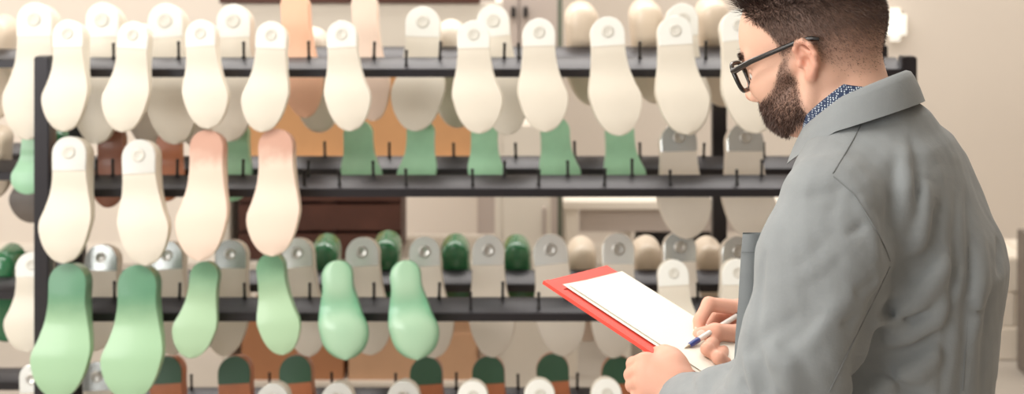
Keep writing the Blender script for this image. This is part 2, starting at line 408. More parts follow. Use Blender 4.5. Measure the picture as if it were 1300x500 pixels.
# ------------------------------------------------------------------ behind the rack
def box_thing(name, label, cat, px0, px1, py0, py1, D, depth, m, tape=None, group=None, flaps=True):
    """a closed carton with its seam of flaps and tape"""
    x0, x1, z1, z0 = xpix(px0, D), xpix(px1, D), zpix(py0, D), zpix(py1, D)
    o = bm_obj(name, box_bm((x0, D, z0), (x1, D+depth, z1), .004), m); tag(o, label, cat, group)
    if tape:
        xm = (x0+x1)/2; h = (z1-z0)
        bm = bmesh.new(); add_box(bm, (xm-.025, D-.001, z1-h*.35), (xm+.025, D+.02, z1+.0012)); add_box(bm, (xm-.025, D-.001, z1-.002), (xm+.025, D+depth+.001, z1+.0012))
        bm_obj('tape', bm, M['tape'], o)
        bm = bmesh.new(); add_box(bm, (x0+.002, D-.0008, z1-.018), (x1-.002, D+.004, z1-.015))
        bm_obj('flap_edge', bm, m, o)
    return o
DS = 4.55
# white shelving that carries the cartons
shelf = empty('storage_shelf', (xpix(450, DS), DS+.2, 0), 'white storage shelving with cartons standing behind the black rack', 'shelf')
sx0, sx1 = xpix(290, DS), xpix(628, DS)
bz = [zpix(y, DS) for y in (208, 334, 486, 640)]
for z in bz: local(bm_obj('board', box_bm((sx0, DS, z-.024), (sx1, DS+.4, z), .002), M['white_board'], shelf), shelf)
for x in (sx0-.025, sx1):
    local(bm_obj('side_panel', box_bm((x, DS, 0), (x+.025, DS+.4, zpix(3, DS)), .002), M['white_board'], shelf), shelf)
zt = zpix(4, DS)
local(bm_obj('header_panel', box_bm((sx0, DS+.005, zpix(60, DS)), (sx1, DS+.03, zt), .002), M['white_board'], shelf), shelf)
local(bm_obj('top_trim', box_bm((sx0-.03, DS-.01, zt), (sx1-.05, DS+.41, zt+.03), .002), M['darkwood'], shelf), shelf)
g = 'cartons on the white shelving'
box_thing('cardboard_box', 'tan carton under the peach last on the upper shelf board', 'box', 302, 446, 88, 208, DS+.05, .3, M['card'], True, g)
box_thing('cardboard_box', 'tan carton behind the white lasts right of the first carton', 'box', 450, 606, 80, 208, DS+.04, .3, M['card'], True, g)
box_thing('cardboard_box', 'brown carton below the pale green lasts on the low board', 'box', 306, 436, 404, 486, DS+.03, .3, M['card2'], True, g)
box_thing('cardboard_box', 'pale brown carton below the mint foot shaped lasts', 'box', 442, 606, 424, 486, DS+.03, .3, M['card3'], True, g)
cr = empty('wooden_crate', (xpix(404, DS), DS+.2, bz[1]), 'dark brown wooden crate behind the middle bar of the rack', 'crate')
cx0, cx1, cz0, cz1 = xpix(300, DS), xpix(508, DS), bz[1], zpix(222, DS)
hgt = cz1-cz0
for q in range(3):
    z = cz0+.004+q*hgt/3
    local(bm_obj('slat', box_bm((cx0, DS+.03, z), (cx1, DS+.045, z+hgt/3-.012), .002), M['darkwood'], cr), cr)
for x in (cx0, cx1-.05, (cx0+cx1)/2):
    local(bm_obj('corner_post', box_bm((x, DS+.046, cz0), (x+.05, DS+.08, cz1), .002), M['darkwood'], cr), cr)
local(bm_obj('crate_body', box_bm((cx0+.005, DS+.081, cz0), (cx1-.005, DS+.33, cz1-.03), .002), M['darkwood'], cr), cr)
cab = empty('cabinet', (xpix(668, DS), DS+.2, 0), 'tall white cabinet behind the fourth small green last, reaching the floor', 'cabinet')
ca0, ca1, caz = xpix(636, DS), xpix(700, DS), zpix(158, DS)
local(bm_obj('cabinet_body', box_bm((ca0, DS+.02, 0), (ca1, DS+.4, caz), .003), M['white_board'], cab), cab)
cdo = local(bm_obj('door', box_bm((ca0+.004, DS, .03), (ca1-.004, DS+.021, caz-.004), .003), M['white_board'], cab), cab)
bm_obj('handle', box_bm((ca1-.03, DS-.02, zpix(300, DS)), (ca1-.02, DS+.002, zpix(262, DS)), .003), M['grey_metal'], cdo)
# grey lockers behind the top tier, shelf on the right
lk = empty('locker', (xpix(662, 5.6), 5.8, 0), 'tall grey metal locker standing behind the top row of lasts', 'locker')
lx0, lx1 = xpix(606, 5.6), xpix(712, 5.6)
local(bm_obj('locker_body', box_bm((lx0, 5.62, .0), (lx1, 6.1, 2.15), .004), M['grey_metal'], lk), lk)
for a, b in ((lx0+.004, (lx0+lx1)/2-.003), ((lx0+lx1)/2+.003, lx1-.004)):
    d = local(bm_obj('locker_door', box_bm((a, 5.6, .05), (b, 5.622, 2.13), .003), M['grey_metal'], lk), lk)
    hx = b-.03 if a < (lx0+lx1)/2-.05 else a+.015
    hh = bm_obj('handle', box_bm((hx, 5.575, zpix(22, 5.6)), (hx+.018, 5.602, zpix(8, 5.6)), .003), M['dark_plastic'], d)
    hh.matrix_parent_inverse = Matrix.Identity(4)
tag(bm_obj('metal_upright', box_bm((xpix(708, 5.4), 5.4, 0), (xpix(714, 5.4), 5.43, 2.4), .003), M['greenbar']), 'slim green grey upright beside the grey locker', 'upright')
D3 = 5.0
sh = empty('table', (xpix(860, D3), D3+.2, 0), 'beige worktable with low shelf seen under the middle bar', 'table')
ax0, ax1 = xpix(716, D3), xpix(1010, D3); at = zpix(256, D3)
local(bm_obj('table_top', box_bm((ax0, D3, at-.03), (ax1, D3+.5, at), .003), M['white_board'], sh), sh)
local(bm_obj('apron', box_bm((ax0+.06, D3+.03, at-.12), (ax1-.06, D3+.05, at-.031), .003), M['grey_metal'], sh), sh)
local(bm_obj('low_shelf', box_bm((xpix(800, D3), D3+.06, zpix(344, D3)-.02), (ax1-.045, D3+.44, zpix(344, D3)), .003), M['white_board'], sh), sh)
for x in (ax0+.01, ax1-.05):
    for y in (D3+.01, D3+.45): local(bm_obj('leg', box_bm((x, y, 0), (x+.04, y+.04, at-.031), .003), M['white_board'], sh), sh)
local(bm_obj('stretcher', box_bm((xpix(796, D3), D3+.06, 0), (xpix(803, D3), D3+.44, at-.031), .003), M['white_board'], sh), sh)
tag(bm_obj('equipment_case', box_bm((xpix(815, D3), D3+.10, zpix(344, D3)), (xpix(908, D3), D3+.3, zpix(270, D3)), .01), M['dark_plastic']), 'black case on the low shelf of the beige worktable', 'case')
# right of the man: a strip light glow fitting on the wall, louvres and a dark edge
wl = empty('wall_lamp', P(1133, 30, Y1-.05), 'small glowing white lamp on the wall behind the neck', 'lamp')
M['glow'] = mat('lamp_glass', (255, 252, 240), .4); bsd = M['glow'].node_tree.nodes['Principled BSDF']
bsd.inputs['Emission Color'].default_value = (1, .98, .92, 1); bsd.inputs['Emission Strength'].default_value = .7
p = P(1132, 30, Y1)
local(bm_obj('lamp_glass', box_bm((p.x-.055, Y1-.09, p.z-.08), (p.x+.055, Y1-.02, p.z+.08), .03), M['glow'], wl), wl)
local(bm_obj('back_plate', box_bm((p.x-.05, Y1-.02, p.z-.06), (p.x+.05, Y1, p.z+.06), .004), M['grey_metal'], wl), wl)
p0, p1 = P(1085, 62, Y1), P(1150, 12, Y1)
bm = bmesh.new()
for q in range(5):
    z = p0.z+.02+q*(p1.z-p0.z)/5; add_box(bm, (p0.x-.1, Y1-.012, z), (p1.x-.17, Y1, z+.02))
tag(bm_obj('wall_vent', bm, M['grey_metal']), 'pale grey slatted vent on the wall behind the head', 'vent')
tc0 = empty('tile_stack', (xpix(1281, 5.2), 5.4, 0), 'pallet stack of cream blocks at the right edge behind the coat', 'blocks')
for q in range(3):
    z0, z1 = q*.135, q*.135+.128
    for w in range(2):
        xa = xpix(1258, 5.2)+w*.15-(.05 if q % 2 else 0)
        local(bm_obj('block', box_bm((xa, 5.2+random.uniform(0, .012), z0 if q == 0 else z0-.007), (xa+.148, 5.5, z1), .006), M['cream_dull'], tc0), tc0)
tag(bm_obj('door_frame', box_bm((xpix(1306, 5.0), 5.0, 0), (xpix(1345, 5.0), 5.12, zpix(300, 5.0)), .004), M['taupe']), 'dark taupe cabinet edge cut by the right border', 'cabinet')

# ------------------------------------------------------------------ light
def area(name, loc, sx, sy, power, rot=(0, 0, 0), col=(1, .97, .93)):
    l = bpy.data.lights.new(name, 'AREA'); l.shape = 'RECTANGLE'; l.size = sx; l.size_y = sy; l.energy = power; l.color = col
    o = bpy.data.objects.new(name, l); COL.objects.link(o); o.location = loc; o.rotation_euler = rot; return o
area('ceiling_and_fill', (-1.7, 1.4, 3.25), 2.2, 1.4, 95)
area('ceiling_and_fill', (.9, 2.4, 3.25), 1.6, .8, 22)
area('ceiling_and_fill', (-.6, 5.0, 3.25), 3.6, 1.0, 80)
area('ceiling_and_fill', (.2, 4.1, 3.25), 3.4, .5, 54)  # added fill for the cabinet, cartons and rack back, no fixture
area('ceiling_and_fill', (2.6, 5.0, 3.25), 2.0, 1.0, 38)
area('window_and_fill', (-3.6, -1.3, 1.9), 3.0, 2.2, 165, Euler((math.radians(84), 0, math.radians(-52))), (1, .985, .965))
area('window_and_fill', (-4.3, 4.9, 1.7), 2.2, 2.2, 60, Euler((math.radians(88), 0, math.radians(-90))), (1, .985, .965))  # added fill for the background; the left wall has no opening here
W = bpy.data.worlds.new('daylight'); S.world = W; W.use_nodes = True
bg = W.node_tree.nodes['Background']; bg.inputs[0].default_value = (1, .965, .92, 1); bg.inputs[1].default_value = .46

# ================================================================== the man
# ---- signed distance toolkit: shapes are blended, then a surface is drawn through them
def smin(a, b, k):
    if k <= 0: return np.minimum(a, b)
    h = np.clip(.5+.5*(b-a)/k, 0, 1); return b*(1-h)+a*h-k*h*(1-h)
def smax(a, b, k): return -smin(-a, -b, k)
def rcone(p, a, b, ra, rb):
    a = np.asarray(a, float); ab = np.asarray(b, float)-a
    t = np.clip(((p-a)@ab)/max(ab@ab, 1e-12), 0, 1); q = p-a-t[:, None]*ab
    return np.sqrt((q*q).sum(1))-(ra+t*(rb-ra))
def ell(p, c, r, R=None):
    q = p-np.asarray(c, float)
    if R is not None: q = q@R
    r = np.asarray(r, float); k0 = np.sqrt(((q/r)**2).sum(1)); k1 = np.sqrt(((q/(r*r))**2).sum(1))
    return k0*(k0-1)/np.maximum(k1, 1e-9)
def chain(p, pts, rs, k=.004):
    d = None
    for i in range(len(pts)-1):
        e = rcone(p, pts[i], pts[i+1], rs[i], rs[i+1]); d = e if d is None else smin(d, e, k)
    return d
def polydist(p, pts):
    d = np.full(len(p), 9.)
    for a, b in zip(pts, pts[1:]): d = np.minimum(d, rcone(p, a, b, 0, 0))
    return d
def stroke(p, pts):
    """distance to a polyline and the place along it, 0 to 1"""
    pts = np.asarray(pts); sl = np.linalg.norm(np.diff(pts, axis=0), axis=1); cum = np.concatenate([[0], np.cumsum(sl)]); tot = cum[-1]+1e-9
    best = np.full(len(p), 9.); s = np.zeros(len(p))
    for i in range(len(pts)-1):
        ab = pts[i+1]-pts[i]; t = np.clip(((p-pts[i])@ab)/max(ab@ab, 1e-12), 0, 1); q = p-pts[i]-t[:, None]*ab
        d = np.sqrt((q*q).sum(1)); m = d < best; best = np.where(m, d, best); s = np.where(m, (cum[i]+t*sl[i])/tot, s)
    return best, s
class Field:
    """a list of (function, centre, radius, blend) blended in order; far items are skipped block by block"""
    def __init__(s): s.items = []
    def add(s, fn, c, r, k): s.items.append((fn, np.asarray(c, float), r, k)); return s
    def capsule(s, a, b, ra, rb, k=.01):
        a, b = np.asarray(a, float), np.asarray(b, float)
        return s.add(lambda p: rcone(p, a, b, ra, rb), (a+b)/2, np.linalg.norm(b-a)/2+max(ra, rb), k)
    def path(s, pts, rs, k=.01, kk=.01):
        for i in range(len(pts)-1): s.capsule(pts[i], pts[i+1], rs[i], rs[i+1], kk if i else k)
        return s
    def ellipsoid(s, c, r, k=.01, R=None): return s.add(lambda p: ell(p, c, r, R), c, max(r), k)
    def __call__(s, p):
        if len(p) == 0: return np.zeros(0)
        c = (p.max(0)+p.min(0))/2; rad = np.linalg.norm(p.max(0)-p.min(0))/2
        d = np.full(len(p), 9.)
        for fn, cc, r, k in s.items:
            op = 1
            if k < 0: op = -1
            if np.linalg.norm(cc-c) > rad+r+.12: continue
            e = fn(p)
            d = smin(d, e, abs(k)) if op > 0 else smax(d, -e, abs(k))
        return d
def surface(f, lo, hi, h, B=12, slack=2.2):
    lo = np.asarray(lo, float); nb = np.ceil((np.asarray(hi)-lo)/(h*B)).astype(int)
    act = []
    G = np.stack(np.meshgrid(*[np.arange(n) for n in nb], indexing='ij'), -1).reshape(-1, 3)
    for z in range(nb[2]):
        g = G[G[:, 2] == z]
        for xb in range(0, nb[0], 4):
            gg = g[(g[:, 0] >= xb) & (g[:, 0] < xb+4)]
            for yb in range(0, nb[1], 4):
                g3 = gg[(gg[:, 1] >= yb) & (gg[:, 1] < yb+4)]
                if len(g3): 
                    d = f(lo+(g3+.5)*B*h); act.append(g3[np.abs(d) < B*h*.87*slack])
    act = np.concatenate(act)
    N = nb*B+2; off = np.stack(np.meshgrid(*[np.arange(B+1)]*3, indexing='ij'), -1).reshape(-1, 3)
    KV, PV, FK = [], [], []
    E = [(a, b) for a in range(8) for b in range(a+1, 8) if bin(a ^ b).count('1') == 1]
    for blk in act:
        base = blk*B; ij = base+off; v = f(lo+ij*h).reshape(B+1, B+1, B+1)
        if v.min() > 0 or v.max() < 0: continue
        ins = v < 0
        cs = [v[(c >> 2):B+(c >> 2), ((c >> 1) & 1):B+((c >> 1) & 1), (c & 1):B+(c & 1)] for c in range(8)]
        cp = [np.array([c >> 2, (c >> 1) & 1, c & 1], float) for c in range(8)]
        cnt = np.zeros((B, B, B)); acc = np.zeros((B, B, B, 3))
        for a, b in E:
            va, vb = cs[a], cs[b]; x = (va < 0) != (vb < 0)
            t = np.where(x, va/np.where(x, va-vb, 1), 0)
            acc += np.where(x[..., None], cp[a]+t[..., None]*(cp[b]-cp[a]), 0); cnt += x
        sel = np.argwhere(cnt > 0)
        if len(sel) == 0: continue
        pos = (acc[cnt > 0]/cnt[cnt > 0][:, None]+sel+base)*h+lo
        cell = sel+base; KV.append((cell[:, 0]*N[1]+cell[:, 1])*N[2]+cell[:, 2]); PV.append(pos)
        for ax in range(3):
            sl = [slice(0, B)]*3; s2 = list(sl); s2[ax] = slice(1, B+1)
            a_, b_ = ins[tuple(sl)], ins[tuple(s2)]
            ed = np.argwhere(a_ != b_)
            if len(ed) == 0: continue
            flip = a_[a_ != b_]; u, w = (ax+1) % 3, (ax+2) % 3
            q = ed+base; c4 = []
            for du, dw in ((0, 0), (-1, 0), (-1, -1), (0, -1)):
                c = q.copy(); c[:, u] += du; c[:, w] += dw; c4.append((c[:, 0]*N[1]+c[:, 1])*N[2]+c[:, 2])
            c4 = np.stack(c4, 1); c4[~flip] = c4[~flip][:, ::-1]; FK.append(c4)
    KV = np.concatenate(KV); PV = np.concatenate(PV); FK = np.concatenate(FK)
    o = np.argsort(KV); KV, PV = KV[o], PV[o]
    ix = np.clip(np.searchsorted(KV, FK), 0, len(KV)-1); ok = (KV[ix] == FK).all(1)
    return PV, ix[ok]
def grid_mesh(name, V, F, m, parent=None):
    me = bpy.data.meshes.new(name); n, k = len(V), len(F)
    me.vertices.add(n); me.vertices.foreach_set('co', np.asarray(V, np.float32).ravel())
    me.loops.add(F.size); me.loops.foreach_set('vertex_index', F.astype(np.int32).ravel())
    me.polygons.add(k); s = F.shape[1]
    me.polygons.foreach_set('loop_start', np.arange(0, k*s, s, dtype=np.int32)); me.polygons.foreach_set('loop_total', np.full(k, s, dtype=np.int32))
    me.update(calc_edges=True); me.validate(); smooth_mesh(me); me.materials.append(m)
    o = bpy.data.objects.new(name, me); COL.objects.link(o)
    if parent is not None: o.parent = parent; local(o, parent)
    return o
def A(px, py, D): return np.array(P(px, py, D))
EYE = np.array([0, 0, CAMZ])
def cast(f, px, py, d0=1.35, d1=2.4):
    """walk along the sight line until the surface"""
    r = A(px, py, 1.0)-EYE; t = d0
    for _ in range(160):
        d = f((EYE+r*t)[None])[0]
        if d < .0006: break
        t += max(d*.6, .0006)
        if t > d1: break
    return EYE+r*t

LD = np.array([-.72, .62, .31]); LD /= np.linalg.norm(LD)
FA = A(690, 357, 2.06); FB = A(771, 337, 2.188); WD = FB-FA; WD -= LD*(WD@LD); FW = np.linalg.norm(WD); WD /= FW
FN = np.cross(LD, WD); FN = FN if FN[2] > 0 else -FN
def on(s, w, n=0): return FA-LD*s+WD*w+FN*n               # s down from the top edge, w from the near edge, n above the board
def plane_hit(px, py, n):
    r = A(px, py, 1)-EYE; return EYE+r*(((on(0, 0, n)-EYE)@FN)/(r@FN))
# ---- frames
YB = math.radians(33); BF = np.array([-math.cos(YB), math.sin(YB), 0]); BL = np.array([-math.sin(YB), -math.cos(YB), 0]); UZ = np.array([0, 0, 1.])
YH, PH = math.radians(31), math.radians(15)
h0 = np.array([-math.cos(YH), math.sin(YH), 0]); HL = np.array([-math.sin(YH), -math.cos(YH), 0])
HF = h0*math.cos(PH)-UZ*math.sin(PH); HU = UZ*math.cos(PH)+h0*math.sin(PH)
HM = np.stack([HF, HL, HU], 1)                             # head axes as columns
EAR = A(1017, 82, 1.825); HO = EAR-HL*.074
def H(f, l, u): return HO+HF*f+HL*l+HU*u
FOOT = A(1112, 500, 1.84); FOOT[2] = 0
man = empty('person', tuple(FOOT), 'bearded person in grey work coat and glasses writing on a clipboard folder', 'person')

# ---- clothes underneath / coat field
def torso(p):
    ys = [124, 140, 160, 175, 215, 270, 330, 400, 500, 640, 860]
    zs = np.array([zpix(y, 1.82) for y in ys])[::-1]
    cx = np.array([1108, 1114, 1116, 1120, 1123, 1125, 1131, 1118, 1105, 1104, 1100])[::-1]
    Aa = np.array([.052, .068, .080, .090, .106, .130, .150, .154, .156, .158, .165])[::-1]
    Bb = np.array([.056, .072, .096, .120, .161, .170, .160, .150, .150, .190, .225])[::-1]
    z = p[:, 2]; zc = np.clip(z, zs[0], zs[-1])
    c = np.interp(zc, zs, cx); a = hermite(zc, zs, Aa); b = hermite(zc, zs, Bb)
    x0 = (c-650)/FPX*1.82; dx = p[:, 0]-x0; dy = p[:, 1]-1.82
    f = dx*BF[0]+dy*BF[1]; l = dx*BL[0]+dy*BL[1]
    n = 2.25; r = ((np.abs(f)/a)**n+(np.abs(l)/b)**n)**(1/n)
    d = (r-1)*np.minimum(a, b)*.95
    return smax(d, np.maximum(zs[0]-z, z-zs[-1]), .012)
LS = [A(1058, 262, 1.69), A(1047, 335, 1.672), A(1019, 440, 1.655), A(982, 530, 1.665), A(930, 524, 1.77), A(867, 513, 1.868)]
LR = [.066, .079, .071, .064, .055, .042]
RS = [A(1186, 262, 1.95), A(1165, 360, 1.99), A(1120, 480, 2.06), A(1085, 545, 2.08), A(1035, 490, 2.12), A(985, 440, 2.13)]
RR = [.066, .070, .066, .062, .054, .043]
coat0 = Field()
ZT = zpix(300, 1.82)
coat0.add(torso, (A(1112, 480, 1.82)), .75, .0)
coat0.path([A(998, 330, 1.80), A(990, 400, 1.79), A(984, 470, 1.79), A(988, 640, 1.80)], [.036, .042, .046, .05], k=.03, kk=.02)
coat0.path(RS, RR, k=.03, kk=.03)
coat0.capsule(LS[0]+BF*.0, A(1090, 215, 1.78), .062, .06, .04)
coat0.path(LS, LR, k=.010, kk=.026)
STROKES = [  # pixel polyline on the coat, height (m, negative is a valley), half width (m)
 ([(1196, 255), (1189, 275), (1187, 300), (1182, 325), (1168, 350)], -.012, .006),
 ([(1176, 225), (1172, 265), (1168, 300), (1160, 335)], .008, .012),
 ([(1190, 318), (1172, 330), (1152, 346), (1132, 366), (1116, 388), (1106, 420), (1094, 460), (1080, 510)], -.032, .009),
 ([(1206, 322), (1190, 352), (1165, 382), (1132, 404), (1112, 410)], .013, .012),
 ([(1180, 392), (1155, 402), (1132, 398), (1112, 402)], -.014, .007),
 ([(1212, 372), (1190, 404), (1155, 428), (1118, 438)], .011, .012),
 ([(1196, 420), (1160, 444), (1128, 452), (1104, 458)], -.013, .008),
 ([(1200, 440), (1165, 470), (1130, 484), (1100, 505)], .010, .013),
 ([(1185, 510), (1150, 492), (1122, 468), (1104, 455)], -.011, .008),
 ([(1213, 235), (1213, 300), (1208, 380), (1200, 450), (1194, 520)], -.007, .006),
 ([(1241, 215), (1245, 290), (1242, 380), (1236, 440)], .006, .012),
 ([(1226, 230), (1231, 290), (1230, 380), (1226, 450), (1220, 530)], -.007, .006),
 ([(1226, 390), (1238, 396), (1252, 394)], -.006, .005),
 ([(1264, 250), (1268, 300), (1267, 350)], -.007, .006),
 ([(1254, 330), (1252, 420), (1246, 520)], -.004, .008),
 ([(1140, 195), (1135, 240), (1129, 290), (1126, 320)], -.006, .009),
 ([(1158, 165), (1163, 215), (1165, 270), (1160, 310)], -.006, .009),
 ([(1150, 180), (1150, 240), (1146, 300)], .006, .012),
 ([(1090, 245), (1106, 285), (1114, 340)], .005, .010),
 ([(1020, 398), (988, 416), (962, 430), (944, 456)], -.011, .009),
 ([(955, 428), (964, 455), (972, 482), (976, 505)], -.012, .006),
 ([(944, 445), (952, 474), (958, 508)], .007, .007),
 ([(926, 462), (940, 482), (950, 508)], -.008, .006),
 ([(970, 445), (998, 466), (1012, 508)], .007, .012),
 ([(1050, 392), (1015, 424), (985, 442)], -.009, .013),
 ([(1090, 368), (1045, 408), (1005, 446)], .006, .015),
 ([(1075, 320), (1050, 350), (1010, 372)], -.003, .012),
 ([(1062, 290), (1030, 325), (995, 348)], -.004, .014),
 ([(1076, 234), (1052, 246), (1022, 248)], -.006, .008),
 ([(1066, 240), (1062, 256), (1052, 272)], -.004, .006), ([(1100, 280), (1088, 292), (1072, 300)], -.004, .006),
 ([(1116, 352), (1100, 366), (1082, 374)], -.004, .006), ([(1098, 396), (1080, 408), (1062, 412)], -.004, .006),
 ([(972, 315), (964, 370), (960, 425)], -.008, .006),
 ([(896, 474), (904, 496)], -.006, .006), ([(876, 476), (882, 498)], -.005, .006), ([(912, 470), (922, 496)], -.005, .006),
]
SK = []
for pts, h_, w_ in STROKES:
    q = [cast(coat0, *c) for c in pts]
    fine = []
    for a, b in zip(q, q[1:]):
        if np.linalg.norm(a-b) > .12: continue
        fine += [a, b]
    if fine: SK.append((fine, h_, w_, np.mean(fine, 0), max(np.linalg.norm(np.array(fine)-np.mean(fine, 0), axis=1))+7*w_))
def wob(p):
    return (np.sin(p[:, 0]*61+2.1*np.sin(p[:, 2]*17))*np.sin(p[:, 1]*53+1.3*np.sin(p[:, 2]*23+1))*np.sin(p[:, 2]*19+p[:, 0]*31))
def coat(p):
    d = coat0(p)
    if np.abs(d).min() > .08: return d
    c = (p.max(0)+p.min(0))/2; rad = np.linalg.norm(p.max(0)-p.min(0))/2
    d = d-.0020*wob(p)-.0007*wob(p*2.7+.4)
    for pts, h_, w_, cc, r in SK:
        if np.linalg.norm(cc-c) > rad+r: continue
        e, u = stroke(p, pts); amp = np.sin(math.pi*np.clip(u, .02, .98))**.8
        d = d-(1.7 if cc[0] > .42 else 1.2)*h_*amp*(np.exp(-(e/w_)**2) if h_ > 0 else np.exp(-(np.sqrt(e*e+(w_*.25)**2)-w_*.25)/(w_*.8)))
    return d
cuffL, cuffR = LS[-1], RS[-1]
def coat_open(p):
    d = coat(p)
    for a, b in ((LS[-2], LS[-1]), (RS[-2], RS[-1])):      # sleeves end flat at the cuffs
        n = (b-a)/np.linalg.norm(b-a); s = (p-b)@n
        near = np.linalg.norm(p-b, axis=1) < .10
        d = np.where(near, smax(d, s-.004, .006), d)
        hole = rcone(p, b-n*.03, b+n*.05, .034, .034)
        d = np.where(near, smax(d, -hole, .004), d)
    return d
CV, CF = surface(coat_open, (.18, 1.42, .60), (.76, 2.28, 1.70), .0034)
M['coat'] = mat('grey_cotton', (142, 147, 149), .78, var=.035, vscale=35, bump=.10, bscale=260, spec=.25)
nt = M['coat'].node_tree; M['coat'].node_tree.nodes['Principled BSDF'].inputs['Sheen Weight'].default_value = .15
coat_o = grid_mesh('work_coat', CV, CF, M['coat'], man)
M['thread'] = mat('grey_seam', (124, 128, 130), .85)
def tube(name, pts, r, m, parent, k=6, closed=False):
    pts = [np.asarray(q, float) for q in pts]; V, F = [], []; n = len(pts)
    for i, q in enumerate(pts):
        t = pts[min(i+1, n-1)]-pts[max(i-1, 0)]; t = t/(np.linalg.norm(t)+1e-9)
        u = np.cross(t, [.31, .2, .93]); u /= np.linalg.norm(u); v = np.cross(t, u)
        rr = r[i] if hasattr(r, '__len__') else r
        V += [q+rr*(math.cos(2*math.pi*j/k)*u+math.sin(2*math.pi*j/k)*v) for j in range(k)]
    for i in range(n-1):
        for j in range(k): F.append((i*k+j, i*k+(j+1) % k, (i+1)*k+(j+1) % k, (i+1)*k+j))
    F.append(tuple(range(k))[::-1]); F.append(tuple((n-1)*k+j for j in range(k)))
    o = obj(name, V, F, m, None, 50)
    if parent is not None: o.parent = parent; local(o, parent_root(parent))
    return o
def parent_root(o):
    while o.parent is not None: o = o.parent
    return o
def resample(pts, step=5):
    out = []
    for (x0, y0), (x1, y1) in zip(pts, pts[1:]):
        n = max(1, int(math.hypot(x1-x0, y1-y0)/step))
        out += [(x0+(x1-x0)*i/n, y0+(y1-y0)*i/n) for i in range(n)]
    return out+[pts[-1]]
SEAMS = [[(1096, 150), (1086, 172), (1072, 196), (1056, 222)],
         [(1056, 222), (1084, 246), (1108, 284), (1124, 314), (1131, 334)],
         [(1131, 336), (1118, 364), (1102, 396), (1085, 430), (1066, 470), (1052, 499)],
         [(1229, 310), (1229, 400), (1222, 499)]]
for s in SEAMS:
    q = [cast(coat, *c) for c in resample(s)]
    q = [a for i, a in enumerate(q) if i == 0 or np.linalg.norm(a-q[i-1]) < .04]
    sm = [sum(q[max(0, i-1):i+2])/len(q[max(0, i-1):i+2]) for i in range(len(q))]
    so = tube('seam', sm, .0008, M['thread'], coat_o)
# collar of the coat: a folded band leaning forward around the neck
def band(name, C, rows, m, parent, t0, t1, thick, n=64, bk=.50):
    """rows: (rf, rb, rl, dz, tilt) rings from outer hem over the roll to the inner edge"""
    V, F = [], []; R = len(rows)
    for side in (0, 1):
        for (rf, rb, rl, dz, tl) in rows:
            for i in range(n+1):
                th = t0+(t1-t0)*i/n; c, s = math.cos(th), math.sin(th)
                off = -thick*side
                V.append(C+BF*c*((rf if c > 0 else rb)+off)+BL*s*(rl+off)+UZ*(dz-(tl if c > 0 else tl*bk)*c-.2*off))
    m1 = n+1; S_ = R*m1
    for r in range(R-1):
        for i in range(n):
            a = r*m1+i; F.append((a, a+1, a+m1+1, a+m1)); b = a+S_; F.append((b, b+m1, b+m1+1, b+1))
    for i in range(n):
        F.append((i, S_+i, S_+i+1, i+1)); a = (R-1)*m1+i; F.append((a, a+1, S_+a+1, S_+a))
    for e in (0, n):
        for r in range(R-1):
            a = r*m1+e; F.append((a, a+m1, S_+a+m1, S_+a) if e == 0 else (a, S_+a, S_+a+m1, a+m1))
    o = obj(name, V, F, m, None, 60); o.parent = parent; local(o, parent_root(parent)); return o
CC = A(1090, 132, 1.82)
collar = band('collar', CC, [(.096, .086, .094, -.024, .066), (.089, .080, .086, -.006, .064), (.081, .073, .078, .010, .062), (.076, .068, .072, .018, .060), (.072, .064, .067, .019, .060), (.069, .060, .064, .008, .060), (.067, .058, .062, -.012, .060)],
              M['coat'], coat_o, math.radians(22), math.radians(338), .0022)
M['shirt'] = mat('navy_dotted_cotton', (40, 58, 92), .8)
nt = M['shirt'].node_tree; b = nt.nodes['Principled BSDF']; tcn = nt.nodes.new('ShaderNodeTexCoord'); vo = nt.nodes.new('ShaderNodeTexVoronoi')
vo.inputs['Scale'].default_value = 330; vo.inputs['Randomness'].default_value = .35
cr_ = nt.nodes.new('ShaderNodeMapRange'); cr_.inputs[1].default_value = .30; cr_.inputs[2].default_value = .38; cr_.inputs[3].default_value = 1; cr_.inputs[4].default_value = 0
mx_ = nt.nodes.new('ShaderNodeMix'); mx_.data_type = 'RGBA'; mx_.inputs[6].default_value = (*lin((38, 54, 84)), 1); mx_.inputs[7].default_value = (*lin((196, 206, 216)), 1)
nt.links.new(tcn.outputs['Object'], vo.inputs['Vector']); nt.links.new(vo.outputs['Distance'], cr_.inputs[0]); nt.links.new(cr_.outputs[0], mx_.inputs[0]); nt.links.new(mx_.outputs[2], b.inputs['Base Color'])
shirt = band('shirt_collar', CC, [(.079, .060, .069, -.010, .064), (.077, .060, .069, .012, .060), (.074, .058, .067, .030, .056), (.070, .056, .064, .034, .056), (.067, .054, .062, .008, .058)],
             M['shirt'], man, math.radians(12), math.radians(348), .0018, bk=-.1)
